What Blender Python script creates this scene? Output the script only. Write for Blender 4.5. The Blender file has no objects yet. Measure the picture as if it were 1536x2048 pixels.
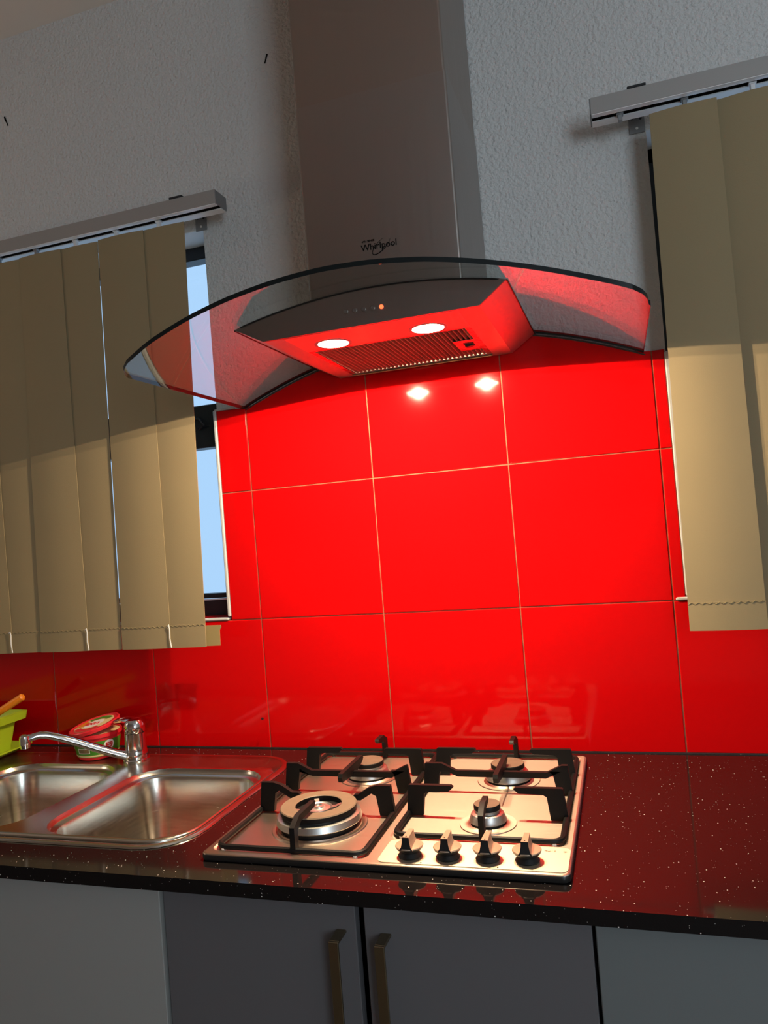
import bpy, bmesh, math, random
from mathutils import Vector, Matrix
sc = bpy.context.scene
COL = sc.collection
R = math.radians
H = 0.90                      # counter top height above the floor; all z below are measured from the counter top

# ------------------------------------------------------------------ camera
cam = bpy.data.cameras.new('camera'); cam_o = bpy.data.objects.new('camera', cam); COL.objects.link(cam_o)
yaw, pit, rol = 0.3052, 0.0237, -0.0798
fwd = Vector((-math.sin(yaw)*math.cos(pit), math.cos(yaw)*math.cos(pit), math.sin(pit)))
r0 = Vector((math.cos(yaw), math.sin(yaw), 0)); u0 = r0.cross(fwd)
rt = math.cos(rol)*r0 + math.sin(rol)*u0; up = -math.sin(rol)*r0 + math.cos(rol)*u0
m = Matrix((rt, up, -fwd)).transposed().to_4x4(); m.translation = Vector((0.8232, -1.5884, 0.4891 + H))
cam_o.matrix_world = m
cam.sensor_fit = 'HORIZONTAL'; cam.sensor_width = 36.0; cam.lens = 1494.3*36/1536
cam.clip_start = 0.02; cam.clip_end = 60
sc.camera = cam_o

# ------------------------------------------------------------------ world, big lights, exposure
w = bpy.data.worlds.new('sky'); sc.world = w; w.use_nodes = True
bgn = w.node_tree.nodes['Background']
bgn.inputs[0].default_value = (0.40, 0.63, 0.90, 1); bgn.inputs[1].default_value = 1.2

def area(name, loc, size, size_y, energy, color, direction):
    l = bpy.data.lights.new(name, 'AREA'); l.shape = 'RECTANGLE'; l.size = size; l.size_y = size_y
    l.energy = energy; l.color = color
    o = bpy.data.objects.new(name, l); COL.objects.link(o); o.location = loc
    o.rotation_euler = Vector(direction).to_track_quat('-Z', 'Y').to_euler()
    return o
area('window_daylight', (2.36, -3.37, H+0.85), 1.1, 1.3, 37, (0.72, 0.88, 1.0), (0.15, 1, 0))  # unseen cool area light added as daylight fill from behind the camera
pl = bpy.data.lights.new('room_lamp_light', 'POINT'); pl.energy = 6.5; pl.color = (1.0, 0.80, 0.62); pl.shadow_soft_size = 0.15  # unseen warm fill without a fixture, added to lift ceiling and left wall
plo = bpy.data.objects.new('room_lamp_light', pl); COL.objects.link(plo); plo.location = (-1.75, -0.95, H+0.80)

sc.view_settings.view_transform = 'Standard'; sc.view_settings.look = 'None'
sc.view_settings.gamma = 1.0; sc.view_settings.use_curve_mapping = False
sc.view_settings.exposure = 0.0

# ------------------------------------------------------------------ materials
def mat(name, color=(0.5, 0.5, 0.5), rough=0.5, metal=0.0, spec=0.5, emit=None, estr=0.0, bump=None, var=None, coat=0.0, aniso=0.0, brushed=None):
    """bump=(scale,strength,distance), var=(scale, amount) gentle colour variation, brushed=(sx,sy,sz,strength)"""
    M = bpy.data.materials.new(name); M.use_nodes = True
    nt = M.node_tree; b = nt.nodes['Principled BSDF']
    b.inputs['Base Color'].default_value = (*color, 1); b.inputs['Roughness'].default_value = rough
    b.inputs['Metallic'].default_value = metal; b.inputs['Specular IOR Level'].default_value = spec
    b.inputs['Coat Weight'].default_value = coat
    b.inputs['Coat Roughness'].default_value = 0.03
    b.inputs['Anisotropic'].default_value = aniso
    if emit: b.inputs['Emission Color'].default_value = (*emit, 1); b.inputs['Emission Strength'].default_value = estr
    tc = nt.nodes.new('ShaderNodeTexCoord')
    if var:
        n = nt.nodes.new('ShaderNodeTexNoise'); n.inputs['Scale'].default_value = var[0]; n.inputs['Detail'].default_value = 4
        nt.links.new(tc.outputs['Object'], n.inputs['Vector'])
        mx = nt.nodes.new('ShaderNodeMix'); mx.data_type = 'RGBA'
        k = var[1]
        mx.inputs[6].default_value = (*[max(0, c*(1-k)) for c in color], 1); mx.inputs[7].default_value = (*[min(1, c*(1+k)) for c in color], 1)
        nt.links.new(n.outputs['Fac'], mx.inputs[0]); nt.links.new(mx.outputs[2], b.inputs['Base Color'])
    if bump:
        n = nt.nodes.new('ShaderNodeTexNoise'); n.inputs['Scale'].default_value = bump[0]; n.inputs['Detail'].default_value = 5
        nt.links.new(tc.outputs['Object'], n.inputs['Vector'])
        bp = nt.nodes.new('ShaderNodeBump'); bp.inputs['Strength'].default_value = bump[1]; bp.inputs['Distance'].default_value = bump[2]
        nt.links.new(n.outputs['Fac'], bp.inputs['Height']); nt.links.new(bp.outputs[0], b.inputs['Normal'])
    if brushed:
        mp = nt.nodes.new('ShaderNodeMapping'); mp.inputs['Scale'].default_value = brushed[:3]
        nt.links.new(tc.outputs['Object'], mp.inputs[0])
        n = nt.nodes.new('ShaderNodeTexNoise'); n.inputs['Scale'].default_value = 1; n.inputs['Detail'].default_value = 3
        nt.links.new(mp.outputs[0], n.inputs['Vector'])
        mr = nt.nodes.new('ShaderNodeMapRange'); mr.inputs[3].default_value = rough-0.06; mr.inputs[4].default_value = rough+0.08
        nt.links.new(n.outputs['Fac'], mr.inputs[0]); nt.links.new(mr.outputs[0], b.inputs['Roughness'])
        bp = nt.nodes.new('ShaderNodeBump'); bp.inputs['Strength'].default_value = brushed[3]; bp.inputs['Distance'].default_value = 0.0004
        nt.links.new(n.outputs['Fac'], bp.inputs['Height']); nt.links.new(bp.outputs[0], b.inputs['Normal'])
    return M

M = {}
M['paint'] = mat('wall_paint', (0.70, 0.68, 0.655), 0.75, spec=0.2, bump=(135, 0.9, 0.008), var=(1.3, 0.06))
M['ceil'] = mat('ceiling_paint', (0.84, 0.79, 0.74), 0.9, spec=0.1)
M['room'] = mat('room_paint', (0.55, 0.50, 0.46), 0.9, spec=0.1)
M['floor'] = mat('floor_tile', (0.10, 0.085, 0.075), 0.5, var=(3, 0.1))
M['tile'] = mat('red_glazed_tile', (0.62, 0.002, 0.003), 0.075, spec=0.25)
M['grout'] = mat('orange_brown_grout', (0.34, 0.10, 0.05), 0.9, var=(60, 0.6))
M['whiteplastic'] = mat('white_plastic', (0.80, 0.80, 0.80), 0.4)
M['trim'] = mat('aged_white_trim', (0.50, 0.50, 0.50), 0.5)
M['frame'] = mat('black_window_frame', (0.015, 0.015, 0.018), 0.4)
M['soffit'] = mat('white_plaster', (0.8, 0.8, 0.8), 0.9)
M['steel'] = mat('brushed_steel', (0.60, 0.58, 0.55), 0.26, 1.0, brushed=(4, 300, 300, 0.05))
M['filt'] = mat('greasy_filter_mesh', (0.22, 0.16, 0.13), 0.65, 0.4, spec=0.2)
M['hoodsteel'] = mat('satin_hood_steel', (0.66, 0.63, 0.60), 0.40, 1.0, var=(14, 0.05))
M['hob'] = mat('brushed_hob_steel', (0.64, 0.50, 0.40), 0.38, 1.0, aniso=0.75, brushed=(6, 500, 6, 0.03))
def tangent(Mx, v):
    nt = Mx.node_tree; c = nt.nodes.new('ShaderNodeCombineXYZ')
    for i in range(3): c.inputs[i].default_value = v[i]
    nt.links.new(c.outputs[0], nt.nodes['Principled BSDF'].inputs['Tangent'])
tangent(M['hob'], (0, 1, 0))
M['darkedge'] = mat('dark_hob_edge', (0.05, 0.045, 0.042), 0.35, 0.6)  # steel rim; dark reflection of the black counter painted into its colour
M['panel'] = mat('satin_control_panel', (0.84, 0.72, 0.54), 0.50, 1.0, aniso=0.5); tangent(M['panel'], (0, 1, 0))  # same steel as the hob plate, colour lightened for the lamp highlight
M['sink'] = mat('sink_steel', (0.60, 0.55, 0.47), 0.23, 1.0, brushed=(20, 20, 200, 0.05), bump=None)
M['chimney'] = mat('chimney_steel', (0.36, 0.32, 0.295), 0.34, 1.0, brushed=(300, 300, 3, 0.04))
M['chrome'] = mat('chrome', (0.80, 0.80, 0.80), 0.07, 1.0)
M['alu'] = mat('cast_aluminium', (0.68, 0.66, 0.62), 0.38, 1.0)
M['iron'] = mat('black_cast_iron', (0.008, 0.007, 0.007), 0.5, spec=0.22, bump=(400, 0.2, 0.0004))
M['cap'] = mat('enamel_burner_cap', (0.20, 0.135, 0.095), 0.5, spec=0.3, var=(80, 0.2))
M['knob'] = mat('satin_knob', (0.62, 0.44, 0.31), 0.42, 0.45)
M['black'] = mat('black_plastic', (0.01, 0.01, 0.01), 0.45)
M['slot'] = mat('dark_slot', (0.02, 0.02, 0.022), 0.8)
M['rail'] = mat('grey_aluminium_rail', (0.38, 0.36, 0.34), 0.45, 0.3)
M['zinc'] = mat('grey_zinc', (0.28, 0.28, 0.28), 0.5, 0.4)
M['fabric'] = mat('beige_blind_fabric', (0.33, 0.25, 0.14), 0.8, spec=0.1, bump=(600, 0.2, 0.0008), var=(5, 0.06))
M['thread'] = mat('tan_thread', (0.30, 0.23, 0.11), 0.9)
M['door'] = mat('grey_laminate', (0.15, 0.14, 0.143), 0.42, spec=0.3)
M['door2'] = mat('light_grey_laminate', (0.37, 0.36, 0.335), 0.42, spec=0.3)
M['carcass'] = mat('dark_carcass', (0.02, 0.02, 0.022), 0.7)
M['brass'] = mat('aged_bronze_handle', (0.30, 0.24, 0.15), 0.38, 1.0)
M['green'] = mat('lime_green_plastic', (0.38, 0.50, 0.02), 0.35)
M['orange'] = mat('orange_plastic', (0.80, 0.22, 0.01), 0.4)
M['redplastic'] = mat('red_tub_plastic', (0.68, 0.02, 0.03), 0.3)
M['tubgreen'] = mat('green_label', (0.06, 0.24, 0.02), 0.35)
M['cream'] = mat('cream_print', (0.75, 0.60, 0.30), 0.4)
M['brown'] = mat('brown_print', (0.20, 0.13, 0.06), 0.4)
M['white'] = mat('white_print', (0.85, 0.82, 0.78), 0.4)
M['ink'] = mat('black_ink', (0.004, 0.004, 0.004), 0.6, spec=0.1)
M['fadedink'] = mat('faded_ink', (0.25, 0.17, 0.12), 0.6)
M['led'] = mat('red_indicator', (0.5, 0.03, 0.02), 0.3, emit=(1.0, 0.10, 0.03), estr=3.2)
M['bulb'] = mat('lit_lamp_glass', (1, 1, 1), 0.4, emit=(1.0, 0.80, 0.50), estr=540)
M['glassedge'] = mat('dark_glass_edge', (0.010, 0.013, 0.013), 0.35, spec=0.2)
M['sealant'] = mat('dark_sealant', (0.035, 0.02, 0.02), 0.5, var=(40, 0.7))

def stone():
    S = mat('black_quartz', (0.010, 0.008, 0.008), 0.07, spec=0.55); nt = S.node_tree; b = nt.nodes['Principled BSDF']
    tc = nt.nodes.new('ShaderNodeTexCoord'); last = None
    for sc_, thr, sparse in ((150, 0.13, 0.84), (380, 0.14, 0.93)):
        v = nt.nodes.new('ShaderNodeTexVoronoi'); v.inputs['Scale'].default_value = sc_
        nt.links.new(tc.outputs['Object'], v.inputs['Vector'])
        lt = nt.nodes.new('ShaderNodeMath'); lt.operation = 'LESS_THAN'; lt.inputs[1].default_value = thr
        nt.links.new(v.outputs['Distance'], lt.inputs[0])
        sep = nt.nodes.new('ShaderNodeSeparateColor'); nt.links.new(v.outputs['Color'], sep.inputs[0])
        gt = nt.nodes.new('ShaderNodeMath'); gt.operation = 'GREATER_THAN'; gt.inputs[1].default_value = sparse
        nt.links.new(sep.outputs[0], gt.inputs[0])
        mu = nt.nodes.new('ShaderNodeMath'); mu.operation = 'MULTIPLY'
        nt.links.new(lt.outputs[0], mu.inputs[0]); nt.links.new(gt.outputs[0], mu.inputs[1])
        if last is None: last = mu
        else:
            mxn = nt.nodes.new('ShaderNodeMath'); mxn.operation = 'MAXIMUM'
            nt.links.new(last.outputs[0], mxn.inputs[0]); nt.links.new(mu.outputs[0], mxn.inputs[1]); last = mxn
    mx = nt.nodes.new('ShaderNodeMix'); mx.data_type = 'RGBA'
    mx.inputs[6].default_value = (0.010, 0.008, 0.008, 1); mx.inputs[7].default_value = (0.85, 0.75, 0.68, 1)
    nt.links.new(last.outputs[0], mx.inputs[0]); nt.links.new(mx.outputs[2], b.inputs['Base Color'])
    return S
M['stone'] = stone()

def glass(name, tint, f0=0.04, gain=1.05, rough=0.0):
    G = bpy.data.materials.new(name); G.use_nodes = True; nt = G.node_tree; nt.nodes.clear()
    out = nt.nodes.new('ShaderNodeOutputMaterial'); t = nt.nodes.new('ShaderNodeBsdfTransparent'); g = nt.nodes.new('ShaderNodeBsdfGlossy')
    t.inputs[0].default_value = (*tint, 1); g.inputs['Roughness'].default_value = rough
    geo = nt.nodes.new('ShaderNodeNewGeometry'); dot = nt.nodes.new('ShaderNodeVectorMath'); dot.operation = 'DOT_PRODUCT'
    nt.links.new(geo.outputs['Incoming'], dot.inputs[0]); nt.links.new(geo.outputs['Normal'], dot.inputs[1])
    def mth(op, a, bv=None):
        n = nt.nodes.new('ShaderNodeMath'); n.operation = op; nt.links.new(a, n.inputs[0])
        if bv is not None: n.inputs[1].default_value = bv
        return n.outputs[0]
    ab = mth('ABSOLUTE', dot.outputs['Value'])
    inv = nt.nodes.new('ShaderNodeMath'); inv.operation = 'SUBTRACT'; inv.inputs[0].default_value = 1; nt.links.new(ab, inv.inputs[1])
    p5 = mth('POWER', inv.outputs[0], 5); f = mth('ADD', mth('MULTIPLY', p5, (1-f0)*gain), f0)
    mix = nt.nodes.new('ShaderNodeMixShader'); nt.links.new(f, mix.inputs[0])
    nt.links.new(t.outputs[0], mix.inputs[1]); nt.links.new(g.outputs[0], mix.inputs[2]); nt.links.new(mix.outputs[0], out.inputs[0])
    return G
M['hoodglass'] = glass('hood_glass', (0.90, 0.93, 0.92))
M['pane'] = glass('window_glass', (0.97, 0.98, 0.99))

# ------------------------------------------------------------------ mesh helpers
class MB:
    def __init__(s): s.v = []; s.f = []; s.mi = []; s.sm = []
    def add(s, verts, faces, mi=0, smooth=False):
        b = len(s.v); s.v += [tuple(p) for p in verts]
        for f in faces: s.f.append([b+i for i in f]); s.mi.append(mi); s.sm.append(smooth)
        return s
    def box(s, x0, x1, y0, y1, z0, z1, b=0.0, mi=0):
        """box with chamfered edges"""
        if b <= 0:
            v = [(x, y, z) for x in (x0, x1) for y in (y0, y1) for z in (z0, z1)]
            return s.add(v, [(0,1,3,2),(4,6,7,5),(0,4,5,1),(2,3,7,6),(0,2,6,4),(1,5,7,3)], mi)
        b = min(b, (x1-x0)*.45, (y1-y0)*.45, (z1-z0)*.45)
        bm = bmesh.new(); bmesh.ops.create_cube(bm, size=1)
        for q in bm.verts: q.co = ((x0+x1)/2+q.co.x*(x1-x0), (y0+y1)/2+q.co.y*(y1-y0), (z0+z1)/2+q.co.z*(z1-z0))
        bmesh.ops.bevel(bm, geom=bm.edges[:], offset=b, segments=1, affect='EDGES')
        return s.bm(bm, mi)
    def bm(s, bm, mi=0, smooth=False):
        bm.verts.index_update()
        s.add([v.co[:] for v in bm.verts], [[v.index for v in f.verts] for f in bm.faces], mi, smooth); bm.free(); return s
    def loft(s, loops, closed=True, cap0=False, cap1=False, mi=0, smooth=True):
        n = len(loops[0]); v = [p for L in loops for p in L]; f = []
        for k in range(len(loops)-1):
            for i in range(n if closed else n-1):
                j = (i+1) % n; f.append((k*n+i, k*n+j, (k+1)*n+j, (k+1)*n+i))
        s.add(v, f, mi, smooth)
        if cap0: s.add(loops[0], [list(range(n))[::-1]], mi)
        if cap1: s.add(loops[-1], [list(range(n))], mi)
        return s
    def lathe(s, prof, cx, cy, n=40, mi=0, smooth=True, cap=True, tilt=None):
        loops = []
        for r, z in prof:
            L = [Vector((r*math.cos(2*math.pi*i/n), r*math.sin(2*math.pi*i/n), z)) for i in range(n)]
            if tilt: L = [tilt @ p for p in L]
            loops.append([(p.x+cx, p.y+cy, p.z) for p in L])
        return s.loft(loops, True, cap and prof[0][0] > 1e-6, cap and prof[-1][0] > 1e-6, mi, smooth)
    def tube(s, pts, rad, n=12, closed=False, mi=0, flat=1.0, caps=True):
        pts = [Vector(p) for p in pts]; N = len(pts)
        rads = rad if isinstance(rad, (list, tuple)) else [rad]*N
        loops = []; ref = None
        for i, p in enumerate(pts):
            a = pts[(i-1) % N] if (closed or i > 0) else p; b = pts[(i+1) % N] if (closed or i < N-1) else p
            t = (b-a).normalized()
            u = Vector((0, 0, 1)) if abs(t.z) < 0.95 else Vector((0, 1, 0))
            if ref is not None: u = ref
            sdir = t.cross(u).normalized(); u = sdir.cross(t).normalized(); ref = u
            loops.append([tuple(p + rads[i]*(math.cos(2*math.pi*k/n)*sdir + flat*math.sin(2*math.pi*k/n)*u)) for k in range(n)])
        if closed: loops.append(loops[0]); return s.loft(loops, True, mi=mi)
        return s.loft(loops, True, caps, caps, mi)
    def prism(s, poly, o, ud, vd, wd, th, mi=0, b=0.0):
        """poly in (u,v); extruded by th along wd, centred"""
        o = Vector(o); ud = Vector(ud); vd = Vector(vd); wd = Vector(wd); n = len(poly)
        A = [tuple(o+ud*u+vd*v-wd*th/2) for u, v in poly]; B = [tuple(o+ud*u+vd*v+wd*th/2) for u, v in poly]
        s.add(A+B, [list(range(n))[::-1], list(range(n, 2*n))]+[(i, (i+1) % n, n+(i+1) % n, n+i) for i in range(n)], mi); return s
    def plate(s, outer, holes, z0, z1, mi=0):
        """flat plate with holes, loops of (x,y)"""
        bm = bmesh.new()
        def ring(L, z):
            vs = [bm.verts.new((x, y, z)) for x, y in L]
            return vs, [bm.edges.new((vs[i], vs[(i+1) % len(vs)])) for i in range(len(vs))]
        rings = []
        for z in (z0, z1):
            es = []; rr = []
            for L in [outer]+holes:
                vs, e = ring(L, z); es += e; rr.append(vs)
            bmesh.ops.triangle_fill(bm, use_beauty=True, use_dissolve=False, edges=es); rings.append(rr)
        for A, B in zip(*rings):
            for i in range(len(A)):
                j = (i+1) % len(A)
                try: bm.faces.new((A[i], A[j], B[j], B[i]))
                except ValueError: pass
        bmesh.ops.recalc_face_normals(bm, faces=bm.faces[:])
        return s.bm(bm, mi)

def rrect(x0, y0, x1, y1, r, n=6):
    out = []
    for cx, cy, a in ((x1-r, y1-r, 0), (x0+r, y1-r, 90), (x0+r, y0+r, 180), (x1-r, y0+r, 270)):
        for k in range(n+1):
            t = R(a+90*k/n); out.append((cx+r*math.cos(t), cy+r*math.sin(t)))
    return out
def inset(x0, y0, x1, y1, r, d, z, n=6): return [(x, y, z) for x, y in rrect(x0+d, y0+d, x1-d, y1-d, max(r-d, 0.004), n)]

def thing(name, label, cat, loc, group=None):
    o = bpy.data.objects.new(name, None); COL.objects.link(o); o.empty_display_size = 0.05
    o.location = (loc[0], loc[1], loc[2]+H); o['label'] = label; o['category'] = cat
    if group: o['group'] = group
    return o
def base_of(o):
    p = Vector((0, 0, 0))
    while o is not None: p += Vector(o.location); o = o.parent
    return p
def obj(name, mb, mats, parent=None, recalc=True, origin=None, stuff=False):
    """link mb as one mesh object; vertices are given in counter coordinates"""
    if not isinstance(mats, (list, tuple)): mats = [mats]
    off = base_of(parent) if parent else Vector((0, 0, 0))
    org = Vector((origin[0], origin[1], origin[2]+H))-off if origin else Vector((0, 0, 0))
    me = bpy.data.meshes.new(name)
    me.from_pydata([(x-off.x-org.x, y-off.y-org.y, z+H-off.z-org.z) for x, y, z in mb.v], [], mb.f)
    for q in mats: me.materials.append(q)
    me.polygons.foreach_set('material_index', mb.mi); me.polygons.foreach_set('use_smooth', mb.sm)
    if recalc:
        bm = bmesh.new(); bm.from_mesh(me); bmesh.ops.remove_doubles(bm, verts=bm.verts[:], dist=1e-6)
        bmesh.ops.recalc_face_normals(bm, faces=bm.faces[:]); bm.to_mesh(me); bm.free()
    me.set_sharp_from_angle(angle=R(32))
    o = bpy.data.objects.new(name, me); COL.objects.link(o); o.location = org
    if parent: o.parent = parent
    if stuff: o['kind'] = 'stuff'
    return o
def struct(name, mb, mats, parent=None, **k):
    o = obj(name, mb, mats, parent, **k)
    if parent is None: o['kind'] = 'structure'
    return o
def text_mb(s, size, place, depth=0.0006, bold=0.0):
    """flat lettering as a mesh; place maps (x,y,z) of the text to counter coordinates"""
    c = bpy.data.curves.new('lettering', 'FONT'); c.body = s; c.size = size; c.align_x = 'CENTER'; c.extrude = depth/2; c.offset = bold; c.resolution_u = 3
    t = bpy.data.objects.new('lettering', c); COL.objects.link(t); bpy.context.view_layer.update()
    me = bpy.data.meshes.new_from_object(t.evaluated_get(bpy.context.evaluated_depsgraph_get()))
    mb = MB(); mb.add([place(v.co) for v in me.vertices], [list(p.vertices) for p in me.polygons])
    bpy.data.objects.remove(t); bpy.data.curves.remove(c); bpy.data.meshes.remove(me)
    return mb

# ------------------------------------------------------------------ room
X0, X1, Y0, ZC = -2.3, 3.2, -3.4, 1.872
LX0, LX1, RX0, RX1, WZ0, WZ1 = -1.30, -0.079, 0.936, 2.10, 0.300, 1.250
TH = 0.16; WF = 0.005            # wall thickness; plaster face lies 5 mm behind the tile face
def xz_plate(outer, holes, y0, y1):
    t = MB().plate(outer, holes, y0, y1); t.v = [(x, z, y) for x, y, z in t.v]; return t
def rc(x0, z0, x1, z1): return [(x0, z0), (x1, z0), (x1, z1), (x0, z1)]
wall_back = struct('wall_back', xz_plate(rc(X0, -H, X1, ZC), [rc(LX0, WZ0, LX1, WZ1), rc(RX0, WZ0, RX1, WZ1)], WF, TH), M['paint'])
struct('wall_left', MB().box(X0-0.12, X0, Y0, TH, -H, ZC), M['room'])
struct('wall_right', MB().box(X1, X1+0.12, Y0, TH, -H, ZC), M['room'])
struct('wall_front', xz_plate(rc(X0, -H, X1, ZC), [rc(1.78, 0.18, 2.94, 1.52)], Y0-0.12, Y0), M['room'])
struct('floor', MB().box(X0-.12, X1+.12, Y0-.12, TH, -H-0.08, -H), M['floor'])
struct('ceiling', MB().box(X0-.12, X1+.12, Y0-.12, TH, ZC, ZC+0.08), M['ceil'])
# scuffs on the plaster
for (x, z, l, a) in ((0.1203, 1.615, 0.022, 70), (-0.641, 1.650, 0.026, 110), (-0.645, 1.658, 0.014, 100)):
    c, s_ = math.cos(R(a)), math.sin(R(a))
    obj('scuff_mark', MB().prism([(-l/2, -.0012), (l/2, -.002), (l/2, .002), (-l/2, .0012)], (x, WF-0.0006, z), (c, 0, s_), (-s_, 0, c), (0, 1, 0), 0.0012), M['ink'], wall_back)

# ------------------------------------------------------------------ tiles: every tile a piece of the wall
P = 0.303; G2 = 0.0013
XC, ZT, KA = 0.4485, 0.9008, 0.5
def zglass(x): return ZT-KA*(x-XC)**2
obj('grout', MB().box(X0, X1, 0.002, WF+0.001, 0.0, P-0.0005), M['grout'], wall_back)
t = MB(); nseg = 24
xs = [LX1+0.002]+[0.9*i/nseg for i in range(nseg+1)]+[RX0-0.002]
tops = [0.804 if (x < 0 or x > 0.897) else zglass(x)-0.004 for x in xs]
poly = [(xs[0], P-0.0005)]+[(xs[-1], P-0.0005)]+[(x, z) for x, z in zip(xs[::-1], tops[::-1])]
t.prism(poly, (0, 0.004, 0), (1, 0, 0), (0, 0, 1), (0, 1, 0), 0.004); obj('grout', t, M['grout'], wall_back)
rng = random.Random(5)
def tile(poly, key=None):
    """bevelled tile from an (x,z) outline, face at y=0"""
    n = len(poly); cx = (min(p[0] for p in poly)+max(p[0] for p in poly))/2; cz = (min(p[1] for p in poly)+max(p[1] for p in poly))/2
    dy = rng.uniform(-0.0002, 0.0002); tx, tz = rng.uniform(-.0004, .0004), rng.uniform(-.0004, .0004)
    def at(x, z, y): return (x, y+dy+(x-cx)*tx+(z-cz)*tz, z)
    xs_ = [p[0] for p in poly]; zs_ = [p[1] for p in poly]; b = 0.0012
    def ins(x, z):
        sx = 1-2*b/max(0.01, max(xs_)-min(xs_)); sz = 1-2*b/max(0.01, max(zs_)-min(zs_))
        return cx+(x-cx)*sx, cz+(z-cz)*sz
    A = [at(x, z, 0.0065) for x, z in poly]; B = [at(x, z, 0.0010) for x, z in poly]; C = [at(*ins(x, z), 0.0) for x, z in poly]
    mb = MB().loft([A, B, C], True, cap1=True, smooth=False); return obj('tile', mb, M['tile'], wall_back)
for c in range(-7, 10):
    tile(rc(c*P+G2, 0.002, (c+1)*P-G2, P-G2))
WL, WR = LX1+0.001, RX0-0.004
cols = [(WL, -G2)]+[(c*P+G2, (c+1)*P-G2) for c in range(3)]+[(3*P+G2, WR)]
for a, b in cols: tile(rc(a, P+G2, b, 2*P-G2))
for a, b in cols:
    if b < 0.001 or a > 0.9: tile(rc(a, 2*P+G2, b, 0.8035)); continue
    k = 8; xx = [a+(b-a)*i/k for i in range(k+1)]
    tile([(a, 2*P+G2), (b, 2*P+G2)]+[(x, max(0.8035, zglass(x)-0.0045) if 0 < x < 0.897 else 0.8035) for x in xx[::-1]])
# dark bed line under the lowest tiles and the ragged joint along the glass
obj('sealant', MB().box(X0, X1, -0.0012, WF, 0.0002, 0.0024), M['sealant'], wall_back)
pts = [(x, -0.0008, zglass(x)-0.003) for x in [0.002+0.895*i/40 for i in range(41)]]
obj('sealant', MB().tube(pts, 0.0016, 6), M['sealant'], wall_back)
# white tile edge trims round the window openings
def trim(n, *bx): return struct('trim_%d' % n, MB().box(*bx, b=0.002), M['trim'])
trim(1, LX1-0.008, LX1, -0.0025, 0.02, 0.312, 0.806)
trim(2, LX0, LX1-0.006, -0.0035, 0.012, 0.3035, 0.3095)
trim(3, LX1-0.004, LX1+0.05, -0.003, 0.006, 0.8045, 0.8085)
trim(4, RX0-0.003, RX0+0.006, -0.0025, 0.02, 0.312, 0.799)
trim(5, RX0-0.022, RX1, -0.0035, 0.012, 0.3030, 0.3095)

# ------------------------------------------------------------------ windows
def window(n, x0, x1, jamb):
    yf, yb = 0.092, 0.132
    fr = MB()
    fr.box(x0, x1, yf, yb, WZ1-0.034, WZ1, .002); fr.box(x0, x1, yf, yb, WZ0+0.004, 0.346, .002)
    fr.box(x0, x0+0.03, yf, yb, WZ0, WZ1, .002); fr.box(x1-jamb, x1, yf, yb, WZ0, WZ1, .002)
    xm = (x0+x1)/2; fr.box(xm-0.02, xm+0.02, yf, yb, WZ0, WZ1, .002)
    w_ = struct('window_%d' % n, fr, M['frame'])
    tb = MB().box(x0+0.03, x1-jamb, yf-0.006, yb, 0.733, 0.842, .002).box(x0+0.03, x1-jamb, yf-0.010, yf-0.005, 0.786, 0.790)
    obj('transom', tb, M['frame'], w_)
    for a, b in ((x0+0.03, xm-0.02), (xm+0.02, x1-jamb)):
        lo = MB().box(a, b, yf+0.004, yb-0.006, 0.350, 0.362, .001); obj('sash_rail', lo, M['frame'], w_)
        obj('glazing_bead', MB().box(a, b, yf-0.002, yf+0.006, 0.3455, 0.3490), M['whiteplastic'], w_)
        obj('pane', MB().box(a, b, 0.110, 0.114, 0.360, 0.735), M['pane'], w_)
        obj('pane', MB().box(a, b, 0.110, 0.114, 0.840, WZ1-0.033), M['pane'], w_)
    obj('stay_handle', MB().tube([(x1-jamb-0.115, yf-0.010, 0.812), (x1-jamb-0.085, yf-0.018, 0.806), (x1-jamb-0.075, yf-0.016, 0.790), (x1-jamb-0.09, yf-0.012, 0.780)], 0.004, 8), M['frame'], w_)
    obj('sill', MB().box(x0, x1, 0.012, yf, WZ0-0.02, WZ0+0.008, .002), M['tile'], w_)
    # white soffit and reveals skin
    obj('reveal', MB().box(x0, x1, WF+0.001, yf, WZ1-0.002, WZ1+0.004), M['soffit'], w_)
    return w_
window(1, LX0, LX1, 0.006); window(2, RX0, RX1, 0.03)
w3 = MB()
for a, b, c, d in ((1.78, 1.83, .18, 1.52), (2.89, 2.94, .18, 1.52), (2.34, 2.38, .18, 1.52), (1.78, 2.94, .18, .23), (1.78, 2.94, 1.47, 1.52)): w3.box(a, b, Y0-0.08, Y0-0.04, c, d)
struct('window_3', w3, M['frame'])  # unseen window frame added around the cool fill light

# ------------------------------------------------------------------ counter, cabinets
YF = -0.628
SX0, SY0, SX1, SY1, SR = -1.02, -0.547, 0.105, -0.062, 0.09
ct = MB().plate([(-2.25, YF), (3.15, YF), (3.15, -0.0015), (-2.25, -0.0015)], [rrect(SX0+.012, SY0+.012, SX1-.012, SY1-.012, SR-.012)], -0.021, 0.0)
top = obj('countertop', ct, M['stone'])
top['label'] = 'long black speckled stone countertop holding the sink and the gas hob'; top['category'] = 'countertop'

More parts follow.
